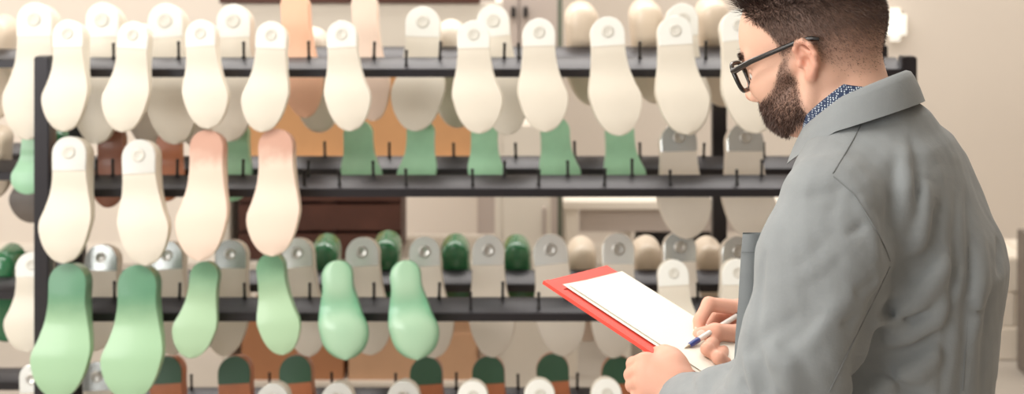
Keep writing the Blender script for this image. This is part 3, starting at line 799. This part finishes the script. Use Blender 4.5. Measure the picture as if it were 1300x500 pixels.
# chest pocket with its dark mouth, on the front of the coat
def pocket():
    rows = [(297, 943, 972), (320, 941, 972), (350, 939, 973), (385, 937, 974), (420, 934, 975), (455, 932, 976)]
    V, F = [], []; n = 6
    for lay in range(4):                                    # outer face, inner face of the outer cloth, then the cloth behind
        for r, (y, x0, x1) in enumerate(rows):
            op = max(0, 1-r/2.2)
            for c in range(n+1):
                t = c/n; bow = math.sin(math.pi*t)
                D = 1.742+.006*t-.006*bow + (0, .002, .004+.016*op*bow, .0065+.016*op*bow)[lay]
                V.append(A(x0+(x1-x0)*t, y+(0 if lay < 2 else -2*op), D))
    m1 = n+1; Nl = len(rows)*m1
    for lay in range(4):
        for r in range(len(rows)-1):
            for c in range(n):
                a = lay*Nl+r*m1+c; q = (a, a+m1, a+m1+1, a+1); F.append(q if lay % 2 == 0 else q[::-1])
    for l0 in (0, 2):
        for c in range(n): F.append((l0*Nl+c, l0*Nl+c+1, (l0+1)*Nl+c+1, (l0+1)*Nl+c)); k = (len(rows)-1)*m1+c; F.append((l0*Nl+k, (l0+1)*Nl+k, (l0+1)*Nl+k+1, l0*Nl+k+1))
    for r in range(len(rows)-1):
        for c in (0, n):
            k = r*m1+c; F.append((k, k+m1, 3*Nl+k+m1, 3*Nl+k))
    o = obj('chest_pocket', V, F, M['coat'], None, 50); o.parent = coat_o; local(o, man)
    hem = [V[m1+c]+np.array([0, -.0012, 0]) for c in range(m1)]
    h = tube('pocket_hem', hem, .0006, M['thread'], None); h.parent = coat_o; local(h, man)
pocket()

# ---- body: one continuous surface
body = Field()
def he(c, r, k): body.ellipsoid(H(*c), r, k, HM)
he((-.010, 0, .050), (.098, .076, .084), .0)
he((.040, 0, .034), (.066, .064, .078), .02)
he((.046, 0, -.034), (.044, .053, .056), .03)
for s in (1, -1):
    body.path([H(-.002, s*.058, -.026), H(.010, s*.054, -.056), H(.046, s*.034, -.066), H(.068, s*.010, -.068)], [.016, .017, .019, .017], k=.02, kk=.02)
    he((.066, s*.040, -.022), (.024, .020, .020), .02)
    body.capsule(H(.094, s*.010, .020), H(.078, s*.044, .020), .0105, .009, .014)
    body.capsule(H(.080, s*.040, -.016), H(.020, s*.066, -.004), .010, .008, .014)
he((.070, 0, -.063), (.018, .020, .018), .016)
he((.072, 0, -.052), (.025, .030, .022), .016)
for s in (1, -1): body.add(lambda p, s=s: ell(p, H(.100, s*.033, .000), (.016, .019, .013), HM), H(.100, s*.033, .0), .02, -.012)
for s in (1, -1):
    he((.078, s*.032, -.001), (.0125, .0135, .0125), .002)
    body.capsule(H(.0895, s*.022, .006), H(.086, s*.043, .004), .0035, .003, .003)
body.path([H(.093, 0, .012), H(.102, 0, -.010), H(.109, 0, -.029)], [.0085, .0088, .0108], k=.01, kk=.006)
for s in (1, -1): body.ellipsoid(H(.099, s*.0125, -.033), (.012, .0075, .008), .006, HM)
body.capsule(H(.093, 0, -.054), H(.082, .024, -.057), .0065, .004, .005); body.capsule(H(.093, 0, -.054), H(.082, -.024, -.057), .0065, .004, .005)
body.capsule(H(.091, 0, -.064), H(.081, .020, -.063), .0075, .004, .005); body.capsule(H(.091, 0, -.064), H(.081, -.020, -.063), .0075, .004, .005)
e0 = lambda s: H(-.009, s*.083, .002)
for s in (1, -1):                                          # ears
    e = lambda f, u, o: H(-.010+(f+.004)*.80, s*(.069+o*.9), .004+u*.82)
    body.ellipsoid(e(-.008, .004, .006), (.014, .0050, .021), .005, HM)
    body.path([e(.010, .008, .007), e(.010, .022, .011), e(.002, .032, .014), e(-.010, .033, .017), e(-.021, .024, .019), e(-.025, .008, .018), e(-.020, -.010, .014), e(-.010, -.022, .010)],
              [.0030, .0036, .0039, .0039, .0037, .0036, .0034, .0044], k=.004, kk=.004)
    body.ellipsoid(e(-.003, -.027, .007), (.0072, .0045, .0080), .006, HM)
    body.path([e(-.004, .022, .011), e(-.014, .012, .014), e(-.014, -.004, .013), e(-.006, -.014, .011)], [.0026, .0029, .0029, .0029], k=.003, kk=.003)
    body.add(lambda p, s=s: ell(p, e0(s), (.0075, .012, .0095), HM), e0(s), .012, -.003)
    body.ellipsoid(e(.010, -.004, .007), (.0040, .0045, .0055), .003, HM)
NB = A(1100, 150, 1.835)
body.path([H(-.022, 0, .005), H(-.030, 0, -.040), NB+BF*.010, NB-UZ*.10], [.056, .052, .053, .060], k=.03, kk=.02)
body.capsule(H(.030, .026, -.072), NB+BF*.028+BL*.016, .024, .022, .03)
body.capsule(H(-.028, .050, -.026), NB+BF*.033+BL*.010, .014, .013, .016)
# hidden trunk, arms and legs that carry the clothes
PEL = A(1112, 640, 1.83)
body.path([NB-UZ*.09, A(1128, 330, 1.82), PEL], [.070, .095, .095], k=.03)
inL = [q for q in LS]; inR = [q for q in RS]
WL, WR = A(852, 505, 1.888), A(968, 428, 2.125)
body.path([A(1122, 262, 1.82)]+inL[:-1]+[inL[-1], WL], [.05, .045, .05, .045, .040, .035, .030, .027], k=.03, kk=.02)
body.path([A(1122, 262, 1.82)]+inR[:-1]+[inR[-1], WR], [.05, .045, .05, .045, .040, .035, .029, .026], k=.03, kk=.02)
for s in (1, -1):
    hp = PEL+BL*s*.09; kn = np.array([*(FOOT[:2]+BL[:2]*s*.105+BF[:2]*.02), .50]); an = np.array([*(FOOT[:2]+BL[:2]*s*.115), .095])
    body.path([hp, kn, an, an+BF*.12-UZ*.045], [.075, .052, .035, .026], k=.03)
# left hand: it closes on the near edge of the folder, thumb over the paper
lk_ = [A(812, 458, 1.905), A(808, 471, 1.895), A(809, 485, 1.888), A(814, 498, 1.884)]
body.path([WL, A(838, 484, 1.895)], [.027, .030], k=.02)
for q in lk_: body.capsule(A(846, 488, 1.892), q+np.array([.010, 0, 0]), .024, .0125, .014)
body.path([A(862, 484, 1.89), A(852, 458, 1.915)], [.024, .018], k=.02)
lf = [[(804, 462, 1.93), (816, 470, 1.985), (832, 474, 2.01)], [(801, 476, 1.925), (813, 484, 1.98), (830, 488, 2.00)],
      [(803, 489, 1.915), (814, 497, 1.965), (831, 500, 1.985)], [(810, 501, 1.90), (819, 508, 1.94), (833, 511, 1.96)]]
for q, f in zip(lk_, lf): body.path([q+np.array([.004, 0, 0])]+[A(*c) for c in f], [.0112, .0100, .0090, .0080], k=.003, kk=.004)
LTH = [A(856, 462, 1.905), A(843, 450, 1.925), A(829, 449, 1.965), A(822, 447, 1.99)]
body.path(LTH, [.0165, .0125, .0105, .0085], k=.012, kk=.005)
# right hand: pen held between thumb, index and middle finger
mc = [A(941, 391, 2.085), A(946, 401, 2.105), A(949, 415, 2.118), A(950, 430, 2.125)]
for q in mc: body.capsule(WR, q, .024, .0135, .014)
fr = [[(900, 386, 2.065), (888, 407, 2.045), (887, 423, 2.036)], [(908, 404, 2.09), (895, 424, 2.065), (897, 436, 2.05)],
      [(913, 424, 2.085), plane_hit(898, 443, .016), plane_hit(908, 452, .010)], [(925, 440, 2.085), plane_hit(912, 454, .014), plane_hit(922, 460, .009)]]
for q, f in zip(mc, fr): body.path([q]+[c if isinstance(c, np.ndarray) else A(*c) for c in f], [.0118, .0108, .0094, .0082], k=.008, kk=.004)
RTH = [A(958, 432, 2.09), A(937, 424, 2.045), A(908, 421, 2.022), A(887, 424, 2.018)]
body.path(RTH, [.017, .0140, .0122, .0092], k=.012, kk=.005)
BV, BFc = surface(body, (.12, 1.45, .03), (.75, 2.28, 1.86), .0022, B=12)
# pigment: hair roots under the skin, a warmer ear, nose and hands
rel = (BV-HO)@HM; fL, lL, uL = rel[:, 0], rel[:, 1], rel[:, 2]; aL = np.abs(lL)
def sstep(x, a, b): t = np.clip((x-a)/(b-a), 0, 1); return t*t*(3-2*t)
hd = (np.linalg.norm(rel-np.array([0, 0, .02]), axis=1) < .19)
def scalp_mask(f, l, u):
    l = np.abs(l)
    front = hermite(u, [-.05, .0, .012, .030, .050, .068, .085, .10, .14], [.0, .026, .030, .030, .038, .056, .075, .086, .10])    # front hair line by height
    low = hermite(f, [-.12, -.08, -.05, -.03, -.014, .01, .03, .05], [-.040, -.044, -.036, -.010, .026, .016, .0, .0])         # lower hair line
    return sstep(front-f, -.002, .008)*sstep(u-low, -.004, .022)
def beard_mask(f, l, u):
    l = np.abs(l)
    jaw = sstep(f-hermite(u, [-.13, -.10, -.06, -.02, .01, .03], [.0, .004, .008, .012, .016, .018]), -.003, .010)
    top = hermite(f, [.0, .030, .045, .060, .080, .095, .12], [.02, .010, -.014, -.029, -.038, -.041, -.041])
    lip = sstep(np.hypot((u+.059)/.012, l/.022), .75, 1.1)
    low = sstep(u-hermite(f, [0, .02, .06, .1], [-.060, -.074, -.090, -.09]), -.006, .006)
    return jaw*sstep(top-u, -.002, .007)*np.where(f > .085, lip, 1)*low*(f < .116)
earz = sstep(.026-np.hypot(fL+.012, (uL-.004)*.8), 0, .006)*sstep(aL, .070, .076)
sm_, bmk = np.where(hd, scalp_mask(fL, lL, uL), 0)*(1-earz), np.where(hd, beard_mask(fL, lL, uL), 0)*(1-earz)
skin = np.array(lin((230, 184, 160))); ruddy = np.array(lin((222, 152, 130))); root = np.array(lin((104, 82, 72)))
red = np.clip(earz*.55+sstep(fL, .108, .122)*hd*.4+(np.where(hd, 0, 1)*(BV[:, 2] < 1.30))*.45, 0, 1)
colr = skin[None]*(1-red[:, None])+ruddy[None]*red[:, None]
dens = np.clip(sm_*sstep(uL, -.045, .060)*1.0+bmk*.75, 0, .92)
brow = hd*np.exp(-((uL-.024-.004*np.sin(aL*60))/.0045)**2)*sstep(aL, .008, .014)*(1-sstep(aL, .044, .05))*(fL > .06)
dens = np.clip(np.maximum(dens, brow*.9), 0, .92)
colr = colr*(1-dens[:, None])+root[None]*dens[:, None]
M['skin'] = mat('skin', (230, 186, 162), .5, bump=.08, bscale=420, sss=.06, spec=.4)
body_o = grid_mesh('body', BV, BFc, M['skin'], man)
ca = body_o.data.color_attributes.new('tint', 'FLOAT_COLOR', 'POINT')
ca.data.foreach_set('color', np.concatenate([colr, np.ones((len(colr), 1))], 1).astype(np.float32).ravel())
nt = M['skin'].node_tree; an_ = nt.nodes.new('ShaderNodeAttribute'); an_.attribute_name = 'tint'
nt.links.new(an_.outputs['Color'], nt.nodes['Principled BSDF'].inputs['Base Color'])
# hair and beard: fine strands rooted on the skin
nrm = np.zeros(len(BV)*3, np.float32); body_o.data.vertices.foreach_get('normal', nrm); nrm = nrm.reshape(-1, 3)
def strands(name, idx, length, lean, width, m, curl=.25, seg=3, jit=.0022):
    n = len(idx); base = BV[idx]+(np.random.rand(n, 3)-.5)*jit*1.6; nn = nrm[idx]
    d = nn*.55+lean; d += (np.random.rand(n, 3)-.5)*curl*2; d /= np.linalg.norm(d, axis=1, keepdims=True)
    sd = np.cross(d, np.random.rand(n, 3)-.5); sd /= np.linalg.norm(sd, axis=1, keepdims=True)+1e-9
    V = []; 
    for k in range(seg):
        t = k/seg; c = base-nn*.001+d*(length*t)[:, None]+lean*(length*.35*t*t)[:, None]
        V += [c-sd*width*(1-.6*t), c+sd*width*(1-.6*t)]
    V.append(base-nn*.001+d*length[:, None]+lean*(length*.35)[:, None])
    V = np.stack(V, 1); q = 2*seg+1; F = []
    o = np.arange(n)*q
    for k in range(seg-1):
        F.append(np.stack([o+2*k, o+2*k+1, o+2*k+3], 1)); F.append(np.stack([o+2*k, o+2*k+3, o+2*k+2], 1))
    F.append(np.stack([o+2*seg-2, o+2*seg-1, o+2*seg], 1))
    ob = grid_mesh(name, V.reshape(-1, 3), np.concatenate(F), m, man); ob['kind'] = 'stuff'; return ob
def pick(w, n):
    w = np.maximum(w, 0); return np.random.choice(len(w), n, p=w/w.sum())
M['hair'] = mat('dark_brown_hair', (64, 48, 42), .45, var=.35, vscale=120)
M['hair_short'] = mat('clipped_brown_hair', (104, 82, 72), .5, var=.35, vscale=140)
M['beard'] = mat('brown_beard_hair', (82, 58, 48), .5, var=.35, vscale=140)
lw = sm_*sstep(uL, -.045, .035)
def hairdo(name, w, n, m, wd):
    ih = pick(w, n); uu, ff = uL[ih], fL[ih]
    top = sstep(uu, .060, .108)
    ln = (.0022+.0048*sstep(uu, .0, .075)+.018*top+.008*top*sstep(ff, .03, .08))*(.7+.6*np.random.rand(n))
    lean = (1-top)[:, None]*(-HU*.50-HF*.30)[None]+top[:, None]*(-HF*.10+HU*.25)[None]
    lean = lean+(sstep(ff, .045, .085)*top)[:, None]*(HF*.55+HU*.15)[None]
    strands(name, ih, ln, lean, wd, m)
tp = sstep(uL, .050, .090)
hairdo('top_hair', lw*tp, 15000, M['hair'], .00036)
hairdo('side_hair', lw*(1-tp), 17000, M['hair_short'], .00028)
ib = pick(bmk*sstep(.02-uL, 0, .03)+bmk*.25, 15000)
lb = (.0022+.0048*sstep(-uL[ib], .02, .08))*(.6+.7*np.random.rand(len(ib)))
strands('beard', ib, lb, np.repeat((-HU*.55+HF*.10)[None], len(ib), 0), .00030, M['beard'], .35)
iw = pick(brow, 700); strands('eyebrow', iw, .007*np.ones(700), np.sign(lL[iw])[:, None]*HL[None]*.8-HF[None]*.1, .00025, M['hair'], .2)
# nails
M['nail'] = mat('finger_nail', (238, 204, 188), .25)
def nail(c, t, n, w=.0062, l=.0085, r=.0012):
    t = t/np.linalg.norm(t); n = n-t*(n@t); n /= np.linalg.norm(n); s = np.cross(t, n)
    bm = bmesh.new(); bmesh.ops.create_uvsphere(bm, u_segments=14, v_segments=8, radius=1)
    for v in bm.verts:
        q = c+t*v.co.x*l+s*v.co.y*w+n*(v.co.z*r-(v.co.y**2)*.002); v.co = q
    o = bm_obj('nail', bm, M['nail']); o.parent = man; local(o, man)
nail(RTH[3]+np.array([.004, -.0085, .003]), RTH[3]-RTH[2], np.array([.1, -1, .35]))
nail(A(887, 419, 2.036)+np.array([-.006, -.003, 0]), A(887, 423, 2.036)-A(888, 407, 2.045), np.array([-1, -.3, .1]), .0048, .0065)
nail(LTH[3]+np.array([-.001, 0, .0075]), LTH[3]-LTH[2], UZ)
# eyes
M['eye'] = mat('eye_white', (232, 226, 220), .15); M['iris'] = mat('brown_iris', (60, 38, 26), .15)
for s in (1, -1):
    bm = bmesh.new(); bmesh.ops.create_uvsphere(bm, u_segments=16, v_segments=10, radius=.0118)
    for v in bm.verts: v.co = Vector(H(.0810, s*.032, -.0025))+v.co
    e_ = bm_obj('eyeball', bm, M['eye']); e_.parent = man; local(e_, man)
    bm = bmesh.new(); bmesh.ops.create_uvsphere(bm, u_segments=16, v_segments=10, radius=.006)
    for v in bm.verts: v.co = Vector(H(.0882, s*.0322, -.0055))+v.co
    i_ = bm_obj('iris', bm, M['iris'], e_); local(i_, man)
# trousers and shoes
M['trouser'] = mat('dark_trouser_cloth', (58, 60, 70), .85); M['shoe'] = mat('black_shoe_leather', (34, 30, 28), .35)
tro = Field()
tro.ellipsoid(PEL+UZ*.02, (.125, .165, .12), 0, np.stack([BF, BL, UZ], 1))
for s in (1, -1):
    hp = PEL+BL*s*.09; kn = np.array([*(FOOT[:2]+BL[:2]*s*.105+BF[:2]*.02), .50]); an = np.array([*(FOOT[:2]+BL[:2]*s*.115), .10])
    tro.path([hp, kn, an], [.095, .072, .058], k=.03)
TV, TF = surface(lambda p: smax(tro(p), .05-p[:, 2], .005), (.1, 1.4, .0), (.9, 2.3, 1.1), .009)
grid_mesh('trousers', TV, TF, M['trouser'], man)
for s in (1, -1):
    c = np.array([*(FOOT[:2]+BL[:2]*s*.115), 0]); sh_ = Field()
    sh_.path([c-BF*.035+UZ*.055, c+BF*.06+UZ*.05, c+BF*.17+UZ*.036], [.046, .044, .034], k=.0, kk=.02)
    V_, F_ = surface(lambda p: smax(sh_(p), .012-p[:, 2], .004), c+[-.35, -.35, -.02], c+[.35, .35, .2], .006)
    so = grid_mesh('shoe', V_, F_, M['shoe'], man)
    s2 = Field(); s2.path([c-BF*.04, c+BF*.06, c+BF*.18], [.046, .046, .040], k=.0)
    V_, F_ = surface(lambda p: smax(smax(s2(p), -p[:, 2], .002), p[:, 2]-.0135, .002), c+[-.35, -.35, -.02], c+[.35, .35, .06], .005)
    sl = grid_mesh('sole', V_, F_, M['dark_plastic']); sl.parent = so; local(sl, man)
# chest pocket patch
def patch(name, cols, m, parent, lift=.002, thick=.003, f=coat):
    """a small cloth panel laid on the coat: cols is a grid of pixel rows"""
    g = [[cast(f, *c) for c in row] for row in cols]; R_, Cn = len(g), len(g[0]); V, F = [], []
    vd = lambda q: (EYE-q)/np.linalg.norm(EYE-q)
    for lay in (lift+thick, -.002):
        for row in g:
            for q in row: V.append(q+vd(q)*lay)
    Nn = R_*Cn
    for r in range(R_-1):
        for c in range(Cn-1):
            a = r*Cn+c; F.append((a, a+Cn, a+Cn+1, a+1)); F.append((Nn+a, Nn+a+1, Nn+a+Cn+1, Nn+a+Cn))
    rim = list(range(Cn))+[r*Cn+Cn-1 for r in range(1, R_)]+[(R_-1)*Cn+c for c in range(Cn-2, -1, -1)]+[r*Cn for r in range(R_-2, 0, -1)]
    for a, b in zip(rim, rim[1:]+rim[:1]): F.append((a, b, Nn+b, Nn+a))
    o = obj(name, V, F, m, None, 50); o.parent = parent; local(o, man); return o

# ---- glasses
M['frame'] = mat('black_acetate', (26, 22, 22), .22, coat=.5)
M['lens'] = mat('spectacle_glass', (255, 255, 255), .02); bl = M['lens'].node_tree.nodes['Principled BSDF']
bl.inputs['Transmission Weight'].default_value = 1; bl.inputs['IOR'].default_value = 1.12
gl = empty('eyeglasses', tuple(H(.104, 0, .008)), "black framed eyeglasses on the bearded person's face", 'glasses')
def gtube(name, pts, r, par, k=8): 
    o = tube(name, pts, r, M['frame'], None, k); o.parent = par; local(o, gl); return o
def gfr(s, u, v):                                          # rim point of one lens, u sideways, v upward
    l = s*.035+u; f = .1085-1.7*l*l+.20*v
    return H(f, l, .000+v)
for s in (1, -1):
    rim = []
    for i in range(41):
        t = 2*math.pi*i/40; c, sn = math.cos(t), math.sin(t)
        rim.append(gfr(s, .0275*math.copysign(abs(c)**.62, c), .0205*math.copysign(abs(sn)**.62, sn)))
    r_ = gtube('rim', rim, .0034, gl)
    V = [gfr(s, 0, 0)]+[gfr(s, .0275*math.copysign(abs(math.cos(2*math.pi*i/40))**.62, math.cos(2*math.pi*i/40)), .0205*math.copysign(abs(math.sin(2*math.pi*i/40))**.62, math.sin(2*math.pi*i/40))) for i in range(40)]
    V2 = [v-HF*.0014 for v in V]; F = [(0, 1+i, 1+(i+1) % 40) for i in range(40)]+[(41, 42+(i+1) % 40, 42+i) for i in range(40)]+[(1+i, 42+i, 42+(i+1) % 40, 1+(i+1) % 40) for i in range(40)]
    le = obj('lens', V+V2, F, M['lens'], None, 30); le.parent = gl; local(le, gl)
    hg = gfr(s, s*.029, .011)
    pts = [hg, hg+HL*s*.004-HF*.006, H(.070, s*.0735, .0185), H(.035, s*.0775, .0245), H(.008, s*.080, .0290), H(-.012, s*.0815, .0325), H(-.026, s*.0815, .0315), H(-.036, s*.080, .0285)]
    gtube('temple', pts, [.0042, .0044, .0040, .0036, .0034, .0034, .0036, .0026], gl)
gtube('bridge', [gfr(1, -.0265, .006), H(.1095, .005, .0110), H(.1095, -.005, .0110), gfr(-1, .0265, .006)], .0024, gl)

# ---- folder, sheets and pen
def slab(name, cs, n0, n1, m, parent=None, bev=0):
    V = [on(s, w, n0) for s, w in cs]+[on(s, w, n1) for s, w in cs]; k = len(cs)
    F = [tuple(range(k))[::-1], tuple(range(k, 2*k))]+[(i, (i+1) % k, k+(i+1) % k, k+i) for i in range(k)]
    o = obj(name, V, F, m, None, 20)
    if parent is not None: o.parent = parent; local(o, parent_root(parent))
    return o
M['red'] = mat('red_card', (228, 74, 58), .5, var=.03); M['paper'] = mat('white_paper', (246, 242, 230), .7)
fol = empty('folder', tuple(on(.15, FW/2)), 'red card folder held in the left hand of the person writing', 'folder')
slab('back_cover', [(0, 0), (0, FW), (.315, FW), (.315, 0)], -.003, -.001, M['red'], fol)
slab('spine_edge', [(0, -.001), (0, .012), (.315, .012), (.315, -.001)], -.0042, .0012, M['red'], fol)
slab('top_flap', [(.001, .012), (.001, FW-.001), (.030, FW-.001), (.030, .012)], -.001, .0006, M['red'], fol)
tag(slab('paper_sheet', [(.020, .0235), (.031, FW-.001), (.309, FW-.002), (.309, .0235)], .0010, .0016, M['paper']), 'lower white sheet showing along the near edge inside the red folder', 'paper', 'sheets in the red folder')
tag(slab('paper_sheet', [(.026, .030), (.028, FW+.004), (.306, FW+.003), (.306, .031)], .0030, .0036, M['paper']), 'top white sheet on the red folder being written on', 'paper', 'sheets in the red folder')
tip = plane_hit(869, 442, .0042)
pend = A(940, 398, 2.075); pd = pend-tip; PLn = np.linalg.norm(pd); pd /= PLn
M['blue'] = mat('blue_plastic', (44, 66, 140), .3, coat=.3); M['penwhite'] = mat('white_pen_plastic', (232, 226, 220), .3, coat=.3); M['steelp'] = mat('pen_tip_metal', (176, 168, 150), .3, metal=.9)
pen = empty('pen', tuple(tip), 'white and blue ballpoint pen held by the right hand writing on paper', 'pen')
def ptube(name, segs, m):
    o = tube(name, [tip+pd*t for t, r in segs], [r for t, r in segs], m, None, 12); o.parent = pen; local(o, pen)
ptube('tip', [(0, .0004), (.003, .0008), (.011, .0022), (.0125, .0026)], M['steelp'])
ptube('grip', [(.0122, .0030), (.016, .0042), (.034, .0046), (.036, .0042)], M['blue'])
ptube('barrel', [(.0358, .0041), (.06, .0041), (PLn-.012, .0040), (PLn-.010, .0036)], M['penwhite'])
ptube('cap', [(PLn-.0102, .0042), (PLn-.004, .0042), (PLn, .0030)], M['dark_plastic'])
